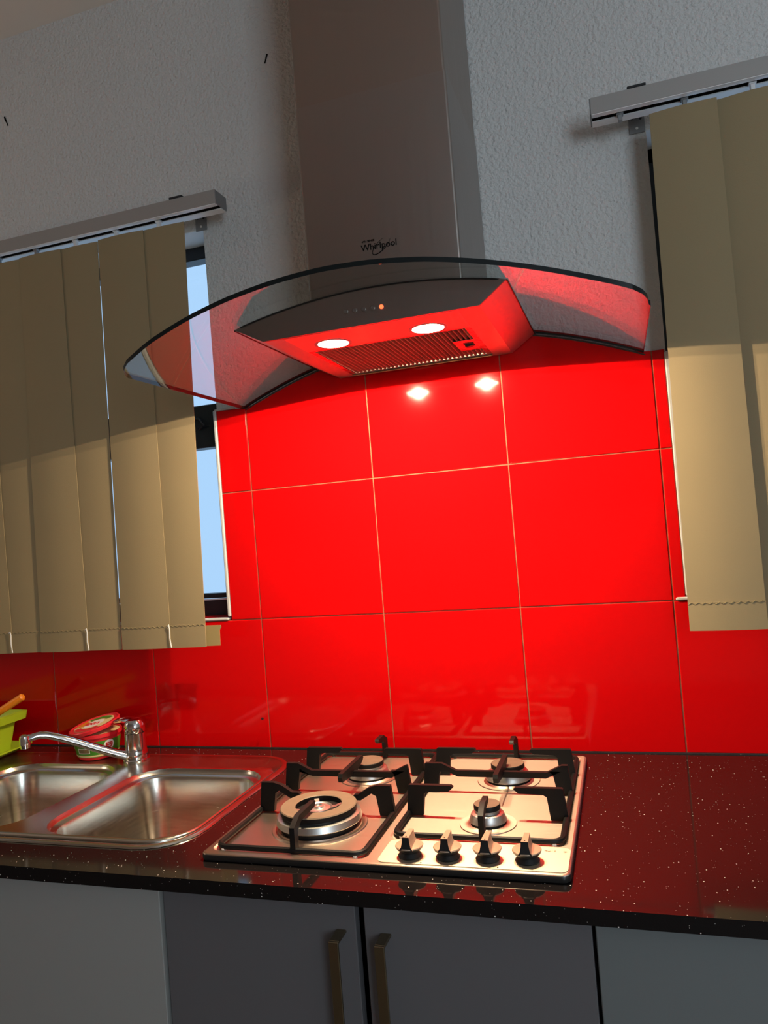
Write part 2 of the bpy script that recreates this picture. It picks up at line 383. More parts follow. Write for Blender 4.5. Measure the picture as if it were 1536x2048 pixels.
def cabinet(label, x0, x1, doors, dm, handles, yd=-0.605):
    t = thing('kitchen_cabinet', label, 'cabinet', ((x0+x1)/2, -0.30, -H), 'grey base cabinets under the countertop')
    c = MB(); zt, zb = -0.0225, -0.80
    for a, b, y0, y1, z0, z1 in ((x0, x0+.016, yd+.018, -.02, zb, zt), (x1-.016, x1, yd+.018, -.02, zb, zt), (x0, x1, -.03, -.02, zb, zt), (x0, x1, yd+.018, -.02, zb, zb+.016), (x0, x1, yd+.018, yd+.06, zt-.02, zt)):
        c.box(a, b, y0, y1, z0, z1)
    obj('carcass', c, M['carcass'], t)
    obj('plinth', MB().box(x0, x1, -0.55, -0.53, -H, -0.80), M['carcass'], t)
    for i, (a, b) in enumerate(doors):
        d = obj('door', MB().box(a, b, yd, yd+0.0175, -0.79, -0.026, .0012), dm, t)
        if handles[i] is not None:
            hx = handles[i]; h = MB(); hw = 0.0072
            yo = yd-0.030
            for z in (-0.066, -0.262): h.box(hx-hw, hx+hw, yo, yd, z-0.004, z, .0006)
            h.box(hx-hw, hx+hw, yo-0.004, yo, -0.266, -0.066, .0008)
            obj('handle', h, M['brass'], d)
    return t
cabinet('light grey sink cabinet door at far left below the sink', -0.80, 0.1095, [(-0.798, -0.345), (-0.342, 0.1080)], M['door2'], [None, None], yd=-0.609)
cabinet('grey double door cabinet with two bronze bar handles below the hob', 0.1115, 0.7470, [(0.1125, 0.4235), (0.4365, 0.7445)], M['door'], [0.4020, 0.4680])
cabinet('plain greenish grey cabinet at far right with no handle showing', 0.7482, 1.66, [(0.7492, 1.20), (1.203, 1.658)], mat('greenish_grey_laminate', (0.19, 0.20, 0.195), .42, spec=.3), [None, None])

# ------------------------------------------------------------------ sink
sink = thing('kitchen_sink', 'stainless steel double bowl sink set into the black countertop', 'sink', ((SX0+SX1)/2, (SY0+SY1)/2, 0))
B_ = [(-0.226, -0.513, 0.084, -0.160), (-0.592, -0.513, -0.282, -0.148)]
rim = MB(); br = 0.075
def sl(d, z, n=6): return inset(SX0, SY0, SX1, SY1, SR, d, z, n)
rim.loft([sl(0, 0.0006), sl(0.0015, 0.0030), sl(0.005, 0.0042), sl(0.009, 0.0036), sl(0.013, 0.0030)], smooth=True)
loops = [rrect(*b, br) for b in B_]
bmx = MB().plate([(x, y) for x, y, z in sl(0.013, 0)], loops, 0.0022, 0.0030); rim.v, rim.f, rim.mi, rim.sm = rim.v+bmx.v, rim.f+[[i+len(rim.v) for i in f] for f in bmx.f], rim.mi+bmx.mi, rim.sm+bmx.sm
for x in [-0.93+0.035*i for i in range(8)]: rim.box(x, x+0.008, -0.48, -0.16, 0.003, 0.0055, .001)
obj('rim', rim, M['sink'], sink)
for b in B_:
    bl = MB()
    prof = [(0.000, 0.0030), (0.001, 0.0010), (0.003, -0.0050), (0.006, -0.0075), (0.013, -0.0085), (0.0155, -0.0105), (0.018, -0.018), (0.024, -0.08), (0.030, -0.135), (0.036, -0.150), (0.048, -0.158), (0.066, -0.161)]
    bl.loft([inset(*b, br, d, z, 8) for d, z in prof], cap1=True, smooth=True)
    bo = obj('bowl', bl, M['sink'], sink, recalc=False)
    bo.data.flip_normals()
    cx, cy = (b[0]+b[2])/2, (b[1]+b[3])/2
    obj('drain', MB().lathe([(0.0, -0.1595), (0.02, -0.160), (0.036, -0.158), (0.042, -0.1605)], cx, cy, 28), M['chrome'], bo)

# ------------------------------------------------------------------ tap
TX, TY = -0.288, -0.112
tap = thing('mixer_tap', 'chrome single lever mixer tap with low swivel spout behind the sink', 'tap', (TX, TY, 0.003))
obj('base', MB().lathe([(0.0295, 0.003), (0.0300, 0.008), (0.0280, 0.010)], TX, TY, 32), M['chrome'], tap)
obj('body', MB().lathe([(0.0262, 0.009), (0.0270, 0.016), (0.0252, 0.024), (0.0242, 0.030), (0.0230, 0.064), (0.0233, 0.066), (0.0233, 0.0675), (0.0222, 0.068)], TX, TY, 36), M['chrome'], tap)
lv = MB().lathe([(0.0228, 0.0685), (0.0238, 0.071), (0.0238, 0.083), (0.0222, 0.091), (0.0170, 0.0975), (0.008, 0.1005), (0.0, 0.1010)], TX, TY, 36)
lv.tube([(TX+0.004, TY, 0.0925), (TX-0.014, TY+0.004, 0.0945), (TX-0.034, TY+0.010, 0.0945), (TX-0.056, TY+0.016, 0.0905), (TX-0.068, TY+0.019, 0.0870)], [0.018, 0.017, 0.0135, 0.0105, 0.007], 14, flat=0.5)
lev = obj('lever', lv, M['chrome'], tap)
obj('indicator_plug', MB().lathe([(0.003, 0.0), (0.003, 0.002), (0.0, 0.0024)], 0, 0, 12, tilt=Matrix.Rotation(R(90), 3, 'X')), M['black'], lev)
bpy.data.objects['indicator_plug'].location = (-0.004, -0.0232, 0.0785-0.003)
sp = []; rr = []
S0 = Vector((TX-0.012, TY-0.012, 0.016)); S1 = Vector((-0.455, -0.262, 0.106))
for i in range(17):
    q = i/16; p = S0.lerp(S1, q); p.z += 0.016*math.sin(math.pi*min(1, q*1.0))*(q**1.5) + (-0.012*max(0, q-0.85)/0.15)
    sp.append(p); rr.append(0.0125-0.0035*q)
spo = MB().tube(sp, rr, 16, flat=0.85)
spout = obj('spout', spo, M['chrome'], tap)
e = sp[-1]; d = (sp[-1]-sp[-3]).normalized()
hx, hy, hz = e.x+d.x*0.004, e.y+d.y*0.004, e.z
hd = MB().lathe([(0.0, hz+0.0105), (0.006, hz+0.0100), (0.0108, hz+0.007), (0.0118, hz+0.002), (0.0118, hz-0.012)], hx, hy, 24)
hd.tube([e-d*0.006+Vector((0,0,0)), Vector((hx, hy, hz))], [0.009, 0.0095], 12)
obj('spout_head', hd, M['chrome'], spout)
obj('aerator', MB().lathe([(0.0104, hz-0.012), (0.0104, hz-0.019), (0.008, hz-0.020), (0.0, hz-0.018)], hx, hy, 24), M['chrome'], spout)

# ------------------------------------------------------------------ ice cream tub
UX, UY = -0.418, -0.082
tub = thing('ice_cream_tub', 'red and green plastic ice cream tub with tilted lid behind the tap', 'tub', (UX, UY, 0.004))
N = 40
def tubr(z): return 0.0455+0.011*(z-0.004)/0.062
obj('tub_wall', MB().lathe([(0.0, 0.0045), (0.043, 0.004), (0.0455, 0.008), (tubr(0.056), 0.056), (0.0575, 0.056), (0.0575, 0.064), (0.0535, 0.064), (0.043, 0.012), (0.0, 0.011)], UX, UY, N), M['redplastic'], tub)
def band(a0, a1, z0, z1, dr, n=16):
    mb = MB(); v = []; f = []
    for i in range(n+1):
        a = R(a0+(a1-a0)*i/n)
        for z in (z0, z1):
            r = tubr(z)+dr; v.append((UX+r*math.cos(a), UY+r*math.sin(a), z))
    for i in range(n): f.append((2*i, 2*i+2, 2*i+3, 2*i+1))
    return mb.add(v, f, 0, True)
lab = obj('label_band', band(0, 360, 0.011, 0.048, 0.0006, 48), M['tubgreen'], tub, recalc=False)
obj('label_stripe', band(0, 360, 0.0125, 0.0160, 0.0009, 48), M['cream'], lab, recalc=False)
obj('price_panel', band(-108, -72, 0.021, 0.033, 0.0010, 10), M['white'], lab, recalc=False)
obj('price_panel', band(-106, -74, 0.0225, 0.0315, 0.0013, 10), M['brown'], lab, recalc=False)
def disc_on(a, zc, ru, rz, dr, n=20):
    mb = MB(); v = [(UX+(tubr(zc)+dr)*math.cos(R(a)), UY+(tubr(zc)+dr)*math.sin(R(a)), zc)]
    for i in range(n):
        z = zc+rz*math.sin(2*math.pi*i/n); aa = R(a)+ru*math.cos(2*math.pi*i/n)/tubr(z); r = tubr(z)+dr
        v.append((UX+r*math.cos(aa), UY+r*math.sin(aa), z))
    return mb.add(v, [(0, i+1, (i+1) % n+1) for i in range(n)])
obj('badge', disc_on(-150, 0.030, 0.009, 0.010, 0.0011), M['cream'], lab, recalc=False)
obj('badge', disc_on(-150, 0.030, 0.007, 0.008, 0.0015), M['brown'], lab, recalc=False)
obj('badge', disc_on(-22, 0.036, 0.013, 0.0125, 0.0011), M['white'], lab, recalc=False)
def onrim(a0, zc, k=1.0):
    def f(p):
        z = zc+p.y; r = tubr(z)+0.0020+p.z; a = R(a0)+p.x*k/tubr(z)
        return (UX+r*math.cos(a), UY+r*math.sin(a), z)
    return f
obj('lettering', text_mb('E9', 0.017, onrim(-22, 0.030), bold=0.0006), M['redplastic'], lab, recalc=False)
obj('lettering', text_mb('1', 0.011, onrim(-48, 0.034)), M['white'], lab, recalc=False)
obj('lettering', text_mb('30', 0.010, onrim(-150, 0.0265)), M['cream'], lab, recalc=False)
obj('contents', MB().lathe([(0.0, 0.0645), (0.03, 0.064), (0.0535, 0.0615)], UX, UY, N), M['cream'], tub)
TL = Matrix.Rotation(R(-9), 3, 'Y') @ Matrix.Rotation(R(9), 3, 'X')
def T3(p): q = TL @ Vector(p); return (q.x+UX-0.004, q.y+UY-0.002, q.z+0.078)
lid = MB().lathe([(0.0575, -0.007), (0.0595, -0.006), (0.0600, 0.0010), (0.0585, 0.0028), (0.0550, 0.0030), (0.0535, 0.0014), (0.0, 0.0014)], 0, 0, N); lid.v = [T3(p) for p in lid.v]
lid_o = obj('lid', lid, M['redplastic'], tub)
def flat_disc(r0, r1, z, a0=0, a1=360, n=32):
    v = []; f = []
    for i in range(n+1):
        a = R(a0+(a1-a0)*i/n)
        for r in (r0, r1): v.append(T3((r*math.cos(a), r*math.sin(a), z)))
    for i in range(n): f.append((2*i, 2*i+1, 2*i+3, 2*i+2))
    return MB().add(v, f)
obj('lid_print', flat_disc(0.0, 0.047, 0.0019), M['cream'], lid_o, recalc=False)
obj('lid_print', flat_disc(0.028, 0.044, 0.0023, 40, 140), M['tubgreen'], lid_o, recalc=False)
obj('lid_print', flat_disc(0.026, 0.045, 0.0023, 150, 200), M['orange'], lid_o, recalc=False)
obj('lid_print', flat_disc(0.0, 0.024, 0.0022), M['white'], lid_o, recalc=False)
obj('lid_print', flat_disc(0.030, 0.046, 0.0023, 215, 320), M['redplastic'], lid_o, recalc=False)
obj('lettering', text_mb('EXO', 0.020, lambda p: T3((p.x-0.004, p.y-0.008, 0.0026+p.z)), bold=0.0008), M['redplastic'], lid_o, recalc=False)

# ------------------------------------------------------------------ dish rack and spoon
rk = thing('dish_rack', 'lime green plastic dish rack cut off by the left frame edge', 'dish rack', (-0.80, -0.20, 0.0055))
rx, ry0, ry1 = -0.646, -0.40, -0.040
def rl(x0, y0, x1, y1, z): return [(x, y, z) for x, y in rrect(x0, y0, x1, y1, 0.012, 4)]
tr = MB(); tr.loft([rl(-0.96, ry0+.02, rx-.03, ry1-.02, 0.0058), rl(-0.985, ry0, rx, ry1, 0.020), rl(-0.985, ry0, rx, ry1, 0.0235), rl(-0.978, ry0+.006, rx-.006, ry1-.006, 0.0235), rl(-0.955, ry0+.025, rx-.035, ry1-.025, 0.009)], cap0=True, cap1=True, smooth=False)
obj('drip_tray', tr, M['green'], rk)
bx_, by1 = -0.660, -0.055
bk = MB(); bk.loft([rl(-0.95, ry0+.03, bx_-.022, by1-.02, 0.012), rl(-0.965, ry0+.015, bx_-.010, by1-.010, 0.086), rl(-0.980, ry0, bx_+.008, by1+.006, 0.0865), rl(-0.980, ry0, bx_+.012, by1+.008, 0.105), rl(-0.972, ry0+.006, bx_+.004, by1+.002, 0.107), rl(-0.962, ry0+.018, bx_-.014, by1-.012, 0.088), rl(-0.947, ry0+.033, bx_-.026, by1-.024, 0.016)], cap0=True, cap1=True, smooth=False)
obj('basket', bk, M['green'], rk)
spn = thing('serving_spoon', 'orange handled utensil sticking up out of the green dish rack', 'utensil', (-0.76, -0.16, 0.02))
hs = [Vector((-0.83, -0.16, 0.03)).lerp(Vector((-0.612, -0.105, 0.150)), i/8) for i in range(9)]
obj('utensil_handle', MB().tube(hs+[hs[-1]+(hs[-1]-hs[-2])*0.12], [0.0090]*9+[0.005], 14), M['orange'], spn)

# ------------------------------------------------------------------ gas hob
HX0, HX1, HY0, HY1 = 0.159, 0.7205, -0.570, -0.057
hob = thing('gas_hob', 'stainless steel four burner gas hob set in the black countertop', 'hob', ((HX0+HX1)/2, (HY0+HY1)/2, 0))
zt, zw = 0.0115, 0.0082
wells = [(0.169, -0.556, 0.428, -0.068), (0.438, -0.482, 0.711, -0.068)]
bt = MB(); bt.plate([(x, y) for x, y in rrect(HX0+.004, HY0+.004, HX1-.004, HY1-.004, .008)], [rrect(*w_, 0.014) for w_ in wells], zt-0.0012, zt)
ob = lambda d, z: inset(HX0, HY0, HX1, HY1, .012, d, z)
bt.loft([ob(0.0006, 0.0098), ob(0.0016, 0.0110), ob(0.004, zt)], smooth=True)
bt.loft([ob(0.006, 0.0006), ob(0.001, 0.0010), ob(0.0, 0.0030), ob(0.0, 0.0080), ob(0.0006, 0.0098)], mi=1, smooth=True)
for w_ in wells:
    wl = lambda d, z: inset(*w_, .014, d, z)
    bt.loft([wl(0, zt), wl(0.0015, zt-0.0006), wl(0.005, zw+0.0005), wl(0.008, zw)], cap1=True, smooth=True)
tray = obj('hob_plate', bt, [M['hob'], M['darkedge']], hob)
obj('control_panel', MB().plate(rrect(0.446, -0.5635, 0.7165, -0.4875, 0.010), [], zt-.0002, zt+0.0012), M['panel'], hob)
# worn marks, indicator dots on the panel
def onpanel(x, y): return lambda p: (x+p.x, y+p.y, zt+0.0014+p.z)
obj('lettering', text_mb('4w12', 0.0075, onpanel(0.688, -0.502), depth=.0002), M['fadedink'], hob, recalc=False)
obj('lettering', text_mb('ip', 0.0075, onpanel(0.709, -0.502), depth=.0002), M['fadedink'], hob, recalc=False)
for x in (0.512, 0.622): obj('dot_mark', MB().lathe([(0.0013, zt+0.0010), (0.0013, zt+0.0016), (0, zt+.0016)], x, -0.5600, 10), M['ink'], hob)
obj('dot_mark', MB().lathe([(0.0018, zw), (0.0018, zw+0.0008), (0, zw+.0008)], 0.7045, -0.452, 10), M['ink'], hob)

def burner(x, y, rdish, rbody, rcap, ztop):
    rb = thing('x', '', '', (x, y, zw)); 
    for k in ('label', 'category'): del rb[k]
    rb.name = 'burner'; rb.parent = hob; rb.location = Vector((x, y, zw+H))-Vector(hob.location)
    obj('burner_dish', MB().lathe([(rdish, zw), (rdish*.985, zw+.0016), (rdish*.93, zw+.0014), (rdish*.80, zw+.0004), (rbody, zw+.0030)], x, y, 48, cap=False), M['hob'], rb)
    obj('burner_gap', MB().lathe([(rbody*.93, zw+.0005), (rbody*.93, zw+.009)], x, y, 40), M['black'], rb)
    obj('burner_body', MB().lathe([(rbody, zw+.0065), (rbody, zw+.0085), (rbody*.86, ztop-.0145), (rcap*1.05, ztop-.0128), (rcap*.93, ztop-.0122), (rcap*.93, ztop-.0075)], x, y, 48), M['alu'], rb)
    obj('burner_cap', MB().lathe([(rcap*.97, ztop-.0082), (rcap, ztop-.0075), (rcap, ztop-.0012), (rcap*.97, ztop)], x, y, 48, mi=0).lathe([(rcap*.97, ztop-.0002), (rcap*.96, ztop+.0003), (0, ztop+.0005)], x, y, 48, mi=1), [M['iron'], M['cap']], rb)
    return rb
burner(0.582, -0.402, 0.0455, 0.0300, 0.0212, 0.041)
burner(0.586, -0.200, 0.0575, 0.0420, 0.0308, 0.041)
burner(0.312, -0.200, 0.0575, 0.0420, 0.0308, 0.041)
# triple ring burner
wx, wy = 0.306, -0.437
wb = thing('burner', '', '', (wx, wy, zw)); del wb['label']; del wb['category']; wb.parent = hob; wb.location = Vector((wx, wy, zw+H))-Vector(hob.location)
wb['label'] = 'large triple ring wok burner'
obj('burner_dish', MB().lathe([(0.080, zw), (0.0785, zw+.0018), (0.074, zw+.0016), (0.070, zw+.0006), (0.0695, zw+.003)], wx, wy, 56, cap=False), M['hob'], wb)
obj('burner_gap', MB().lathe([(0.064, zw+.0005), (0.064, zw+.014)], wx, wy, 48), M['black'], wb)
obj('outer_ring', MB().lathe([(0.0705, zw+.011), (0.0715, zw+.0125), (0.0690, zw+.0215), (0.0600, zw+.0235), (0.0600, zw+.012)], wx, wy, 56), M['alu'], wb)
obj('ring_gap', MB().lathe([(0.0600, zw+.020), (0.0600, zw+.0265)], wx, wy, 48), M['black'], wb)
obj('ring_cap', MB().lathe([(0.0622, 0.0345), (0.0635, 0.0355), (0.0635, 0.0420)], wx, wy, 56, mi=0, cap=False).lathe([(0.0635, 0.0420), (0.0622, 0.0436), (0.0400, 0.0440), (0.0385, 0.0430)], wx, wy, 56, mi=1, cap=False).lathe([(0.0385, 0.0430), (0.0385, 0.0300), (0.0622, 0.0345)], wx, wy, 56, mi=0, cap=False), [M['iron'], mat('worn_ring_enamel', (.24, .17, .115), .5, spec=.3, var=(60, .2))], wb)
hubp = MB().lathe([(0.023, zw+.012), (0.0240, 0.0350), (0.0225, 0.0390), (0.0195, 0.0372), (0.0150, 0.0378), (0.0105, 0.0390), (0.0098, 0.0415), (0.0062, 0.0420), (0.0050, 0.0395), (0, 0.0395)], wx, wy, 32)
obj('burner_hub', hubp, M['alu'], wb)
for k in range(4):
    a = R(28+90*k); c, s_ = math.cos(a), math.sin(a)
    obj('flame_arm', MB().prism([(0.015, 0.031), (0.040, 0.033), (0.041, 0.040), (0.034, 0.0385), (0.028, 0.0365), (0.017, 0.0365)], (wx, wy, 0), (c, s_, 0), (0, 0, 1), (-s_, c, 0), 0.008), M['alu'], wb)
obj('spark_plug', MB().lathe([(0.0028, zw+.01), (0.0028, 0.034), (0.0015, 0.036), (0, 0.036)], wx+0.026, wy+0.012, 12), M['white'], wb)

# knobs
KN = [(0.4905, -0.5390), (0.5470, -0.5375), (0.6045, -0.5360), (0.6600, -0.5345)]
for (x, y) in KN:
    zb = zt+0.0012
    kb = thing('knob', '', '', (x, y, zb)); del kb['label']; del kb['category']; kb.parent = hob; kb.location = Vector((x, y, zb+H))-Vector(hob.location)
    obj('knob_skirt', MB().lathe([(0.0165, zb), (0.0175, zb+.002), (0.0135, zb+.007), (0.0150, zb+.0095)], x, y, 32), M['black'], kb)
    # disc with a rounded lower edge: dark sides, satin top
    dm = MB().lathe([(0.0145, zb+.0090), (0.0190, zb+.0120), (0.0207, zb+.0155)], x, y, 36, mi=1, cap=False).lathe([(0.0207, zb+.0155), (0.0200, zb+.0168), (0.0120, zb+.0176), (0, zb+.0178)], x, y, 36, mi=0, cap=False)
    obj('knob_disc', dm, [M['knob'], M['black']], kb)
    # grip ridge: concave flanks, steep front
    gl = []
    for (z, hwid, yb_, yf_) in ((zb+.0150, 0.0105, 0.0190, -0.0195), (zb+.0190, 0.0072, 0.0178, -0.0185), (zb+.0260, 0.0056, 0.0165, -0.0172), (zb+.0330, 0.0050, 0.0155, -0.0165)):
        gl.append([(x-hwid, y+yf_, z), (x+hwid, y+yf_, z), (x+hwid*.72, y+yb_, z), (x-hwid*.72, y+yb_, z)])
    g = MB(); n = 4
    for k in range(3):
        for i in range(4):
            j = (i+1) % 4; g.add([gl[k][i], gl[k][j], gl[k+1][j], gl[k+1][i]], [(0, 1, 2, 3)], 1 if i == 0 else 0)
    g.add(gl[-1], [(0, 1, 2, 3)], 0)
    obj('knob_grip', g, [M['knob'], M['black']], kb)
    obj('knob_dot', MB().lathe([(0.0011, zb+.0329), (0.0011, zb+.0333), (0, zb+.0333)], x, y-0.012, 10), M['ink'], kb)

# ------------------------------------------------------------------ pan supports
def pan_support(label, x0, x1, y0, y1, yf, ym, yr, cx, dip, fl, fr_, cyf):
    """rod frame with fingers; yf/ym/yr = y of the front fingers, the cross bar and the rear fingers"""
    t = thing('pan_support', label, 'pan support', ((x0+x1)/2, (y0+y1)/2, zw), 'cast iron pan supports on the hob')
    zr = zw+0.0062
    lp = [(x, y, zr) for x, y in rrect(x0, y0, x1, y1, 0.016, 5)]
    obj('rod_frame', MB().tube(lp, 0.0046, 8, closed=True), M['iron'], t)
    zb, zT, TKN = zw+0.002, 0.0605, 0.0085
    X = (1, 0, 0); Z = (0, 0, 1); Yv = (0, 1, 0)
    def finger(name, o, ud, wd, L, drop=0.0):
        """post with a horizontal finger of length L along ud"""
        if drop:
            poly = [(-.004, zb), (0.002, zT), (.026, zT), (.040, zT-.004), (.060, zT-drop), (L-.004, zT-drop), (L, zT-drop-.003), (L-.006, zT-drop-.010), (.056, zT-drop-.010), (.036, zT-.014), (.028, zT-.018), (.023, zb)]
        else:
            poly = [(-.004, zb), (0.002, zT-.001), (.004, zT), (L-.004, zT), (L, zT-.003), (L-.008, zT-.0095), (.034, zT-.0105), (.028, zT-.014), (.024, zb)]
        obj(name, MB().prism(poly, o, ud, Z, wd, TKN), M['iron'], t)
    dF, dR = dip
    finger('finger', (x0, yf, 0), X, Yv, fl, dF); finger('finger', (x1, yf, 0), (-1, 0, 0), Yv, fr_, dF)
    finger('finger', (x0, yr, 0), X, Yv, 0.078, 0); finger('finger', (x1, yr, 0), (-1, 0, 0), Yv, 0.078, 0)
    # front and rear centre fingers
    for (yy, s_, L) in ((y0, 1, cyf), (y1, -1, 0.055)):
        obj('finger', MB().prism([(-.003, zb), (-.002, zT-.012), (.020, zT), (L-.003, zT), (L, zT-.003), (L-.006, zT-.009), (.026, zT-.011), (.012, zT-.020), (.010, zb)], (cx, yy, 0), (0, s_, 0), Z, X, TKN), M['iron'], t)
    # cross bar with a dip for the rear burner
    W = x1-x0; c = cx-x0; a, b = c-.080, c+.080; zd = zT-0.0125
    poly = [(-.004, zb), (0.002, zT), (a-.026, zT), (a, zd), (b, zd), (b+.026, zT), (W-.002, zT), (W+.004, zb), (W-.022, zb), (W-.028, zT-.016), (W-.034, zT-.0105), (b+.024, zT-.0105), (b-.002, zd-.0105), (a+.002, zd-.0105), (a-.024, zT-.0105), (.034, zT-.0105), (.028, zT-.016), (.022, zb)]
    obj('cross_bar', MB().prism(poly, (x0, ym, 0), X, Z, Yv, TKN), M['iron'], t)
    obj('cross_finger', MB().prism([(-.058, zd-.002), (-.060, zT-.006), (-.056, zT), (.052, zT), (.056, zT-.005), (.050, zT-.010), (.02, zd-.006), (-.02, zd-.006)], (cx, ym, 0), Yv, Z, X, TKN), M['iron'], t)
    for px, py in ((x0+.012, y0), (x1-.012, y0), (x0+.012, y1), (x1-.012, y1)):
        obj('rubber_foot', MB().lathe([(0.0035, zw), (0.004, zw+.0045)], px, py, 10), M['white' if py == y0 else 'black'], t)
    return t
pan_support('black cast iron pan support on left over the large wok burner', 0.177, 0.420, -0.548, -0.076, -0.388, -0.283, -0.185, 0.309, (0.016, 0), 0.075, 0.070, 0.085)
pan_support('black cast iron pan support on right over the small front burner', 0.446, 0.703, -0.472, -0.076, -0.380, -0.268, -0.178, 0.585, (0, 0), 0.078, 0.080, 0.052)

# ------------------------------------------------------------------ range hood
ZB = 0.839
hood = thing('range_hood', 'steel chimney cooker hood with curved glass canopy on the back wall', 'range hood', (XC, -0.2, ZB))
# glass canopy: arched across, bowed in plan
fx = [(-0.002, -0.440), (0.0015, -0.4516), (0.0107, -0.4688), (0.0286, -0.4820), (0.085, -0.4960), (0.17, -0.5030), (0.24, -0.5045), (0.3206, -0.5035), (0.4065, -0.500), (0.4865, -0.4910), (0.5708, -0.4777), (0.6446, -0.4625), (0.717, -0.4490), (0.788, -0.4375), (0.844, -0.4325), (0.868, -0.4280), (0.882, -0.4150), (0.889, -0.395), (0.892, -0.370)]
def interp(x):
    for (a, ya), (b, yb_) in zip(fx, fx[1:]):
        if a <= x <= b: return ya+(yb_-ya)*(x-a)/(b-a)
    return fx[0][1] if x < fx[0][0] else fx[-1][1]
GX0, GX1 = -0.002, 0.8945
xs = sorted(set([GX0, 0.0, 0.004, 0.0107, 0.018, 0.0286]+[0.04+0.82*i/48 for i in range(49)]+[0.868, 0.876, 0.882, 0.886, 0.889, 0.892, GX1]))
gl = MB(); NY = 10; v = []; gt = 0.008
for lay in (0, 1):
    for x in xs:
        yf = interp(x) if x < 0.892 else -0.365
        xx = x
        for j in range(NY+1): v.append((xx, -0.0016+(yf+0.0016)*j/NY, zglass(x)+lay*gt))
nx = len(xs); f = []; ed = []
I = lambda lay, i, j: lay*nx*(NY+1)+i*(NY+1)+j
for i in range(nx-1):
    for j in range(NY):
        f.append((I(0, i, j), I(0, i, j+1), I(0, i+1, j+1), I(0, i+1, j))); f.append((I(1, i, j), I(1, i+1, j), I(1, i+1, j+1), I(1, i, j+1)))
    ed.append((I(0, i, NY), I(1, i, NY), I(1, i+1, NY), I(0, i+1, NY))); ed.append((I(0, i, 0), I(0, i+1, 0), I(1, i+1, 0), I(1, i, 0)))
for j in range(NY):
    for i in (0, nx-1): ed.append((I(0, i, j), I(0, i, j+1), I(1, i, j+1), I(1, i, j)))
gl.add(v, f, 0, True); gl.add(v, ed, 1, False)
obj('glass_canopy', gl, [M['hoodglass'], M['glassedge']], hood)
# body under the glass
bl_, brr, tl, trr, yF, yB = 0.2462, 0.6345, 0.1920, 0.6810, -0.386, -0.003
nb = 24
def arch(xa, xb, y, k=nb, dz=-0.0008): return [(xa+(xb-xa)*i/k, y, zglass(xa+(xb-xa)*i/k)+dz) for i in range(k+1)]
yT = -0.387
body = MB()
ft, bt2 = arch(tl, trr, yT), arch(tl+.0, trr+.003, yB)
fb = [(bl_+(brr-bl_)*i/nb, yF+0.002, ZB) for i in range(nb+1)]; bb = [(bl_+(brr-bl_)*i/nb, yB, ZB) for i in range(nb+1)]
body.loft([fb, ft, bt2, bb], closed=False, smooth=False)
body.add([fb[0], ft[0], bt2[0], bb[0]], [(0, 1, 2, 3)]); body.add([fb[-1], ft[-1], bt2[-1], bb[-1]], [(0, 1, 2, 3)])
FX0, FX1, FYf, FYm, FYb = 0.2830, 0.5965, -0.346, -0.272, -0.022
LP = [(0.3470, -0.3040), (0.5270, -0.3030)]
hole = lambda cx, cy, r: [(cx+r*math.cos(2*math.pi*k/28), cy+r*math.sin(2*math.pi*k/28)) for k in range(28)]
flt = [(FX0+.011, FYm+.006), (FX1-.011, FYm+.006), (FX1-.011, FYb-.008), (FX0+.011, FYb-.008)]
up_ = MB().plate([(bl_, yF+.002), (brr, yF+.002), (brr, yB), (bl_, yB)], [flt]+[hole(x, y, 0.0305) for x, y in LP], ZB, ZB+.0010)
k0 = len(body.v); body.v += up_.v; body.f += [[i+k0 for i in f_] for f_ in up_.f]; body.mi += up_.mi; body.sm += up_.sm
obj('hood_body', body, M['hoodsteel'], hood)
gk = [(x+dx_, y, z) for (x, y, z), dx_ in ((bt2[0], -.001), (ft[0], -.001))]+[(x, y-.0045, z) for x, y, z in ft[1:-1]]+[(x+.001, y, z) for x, y, z in (ft[-1], bt2[-1])]
obj('gasket', MB().tube([(x, y, z-.0006) for x, y, z in gk], 0.0013, 6), M['black'], hood)
# front fascia, a thin dark steel plate
fa = MB(); yo = -0.0035
A = [(p[0], p[1]+yo, p[2]) for p in ft]; Bq = [(p[0], yF+yo, ZB-.0006) for p in fb]
A2 = [(p[0], p[1]-.0004, p[2]) for p in ft]; B2 = [(p[0], yF+.0012, ZB-.0006) for p in fb]
fa.loft([B2, Bq, A, A2], closed=False, smooth=False); fa.add([Bq[0], A[0], A2[0], B2[0]], [(0, 1, 2, 3)]); fa.add([Bq[-1], A[-1], A2[-1], B2[-1]], [(0, 1, 2, 3)])
fas = obj('front_fascia', fa, M['chimney'], hood)
# buttons and indicator on the fascia
def fascia_y(z): return yF+yo+(yT-yF)*(z-ZB)/(0.899-ZB)
nrm = Matrix.Rotation(R(90), 3, 'X')
for i in range(5):
    x = 0.4060+0.0160*i; z = 0.8660-0.0006*i; y = fascia_y(z)
    if i < 4:
        mbb = MB().lathe([(0.0042, -0.001), (0.0042, 0.0014), (0.0036, 0.0020), (0, 0.0020)], 0, 0, 18, tilt=nrm); mbb.v = [(p[0]+x, p[1]+y, p[2]+z) for p in mbb.v]
        bo = obj('push_button', mbb, M['chimney'], hood)
        sy = MB().tube([(x+0.0018*math.cos(a_), y-0.0021, z+0.0018*math.sin(a_)) for a_ in [2*math.pi*k/10 for k in range(10)]], 0.00025, 4, closed=True)
        obj('button_symbol', sy, M['zinc'], bo)
    else:
        mbb = MB().lathe([(0.0036, -0.001), (0.0036, 0.0014), (0.0028, 0.0022), (0, 0.0024)], 0, 0, 18, tilt=nrm); mbb.v = [(p[0]+x, p[1]+y, p[2]+z) for p in mbb.v]
        il = obj('indicator_light', mbb, M['led'], hood); il['label'] = 'lit red indicator button'
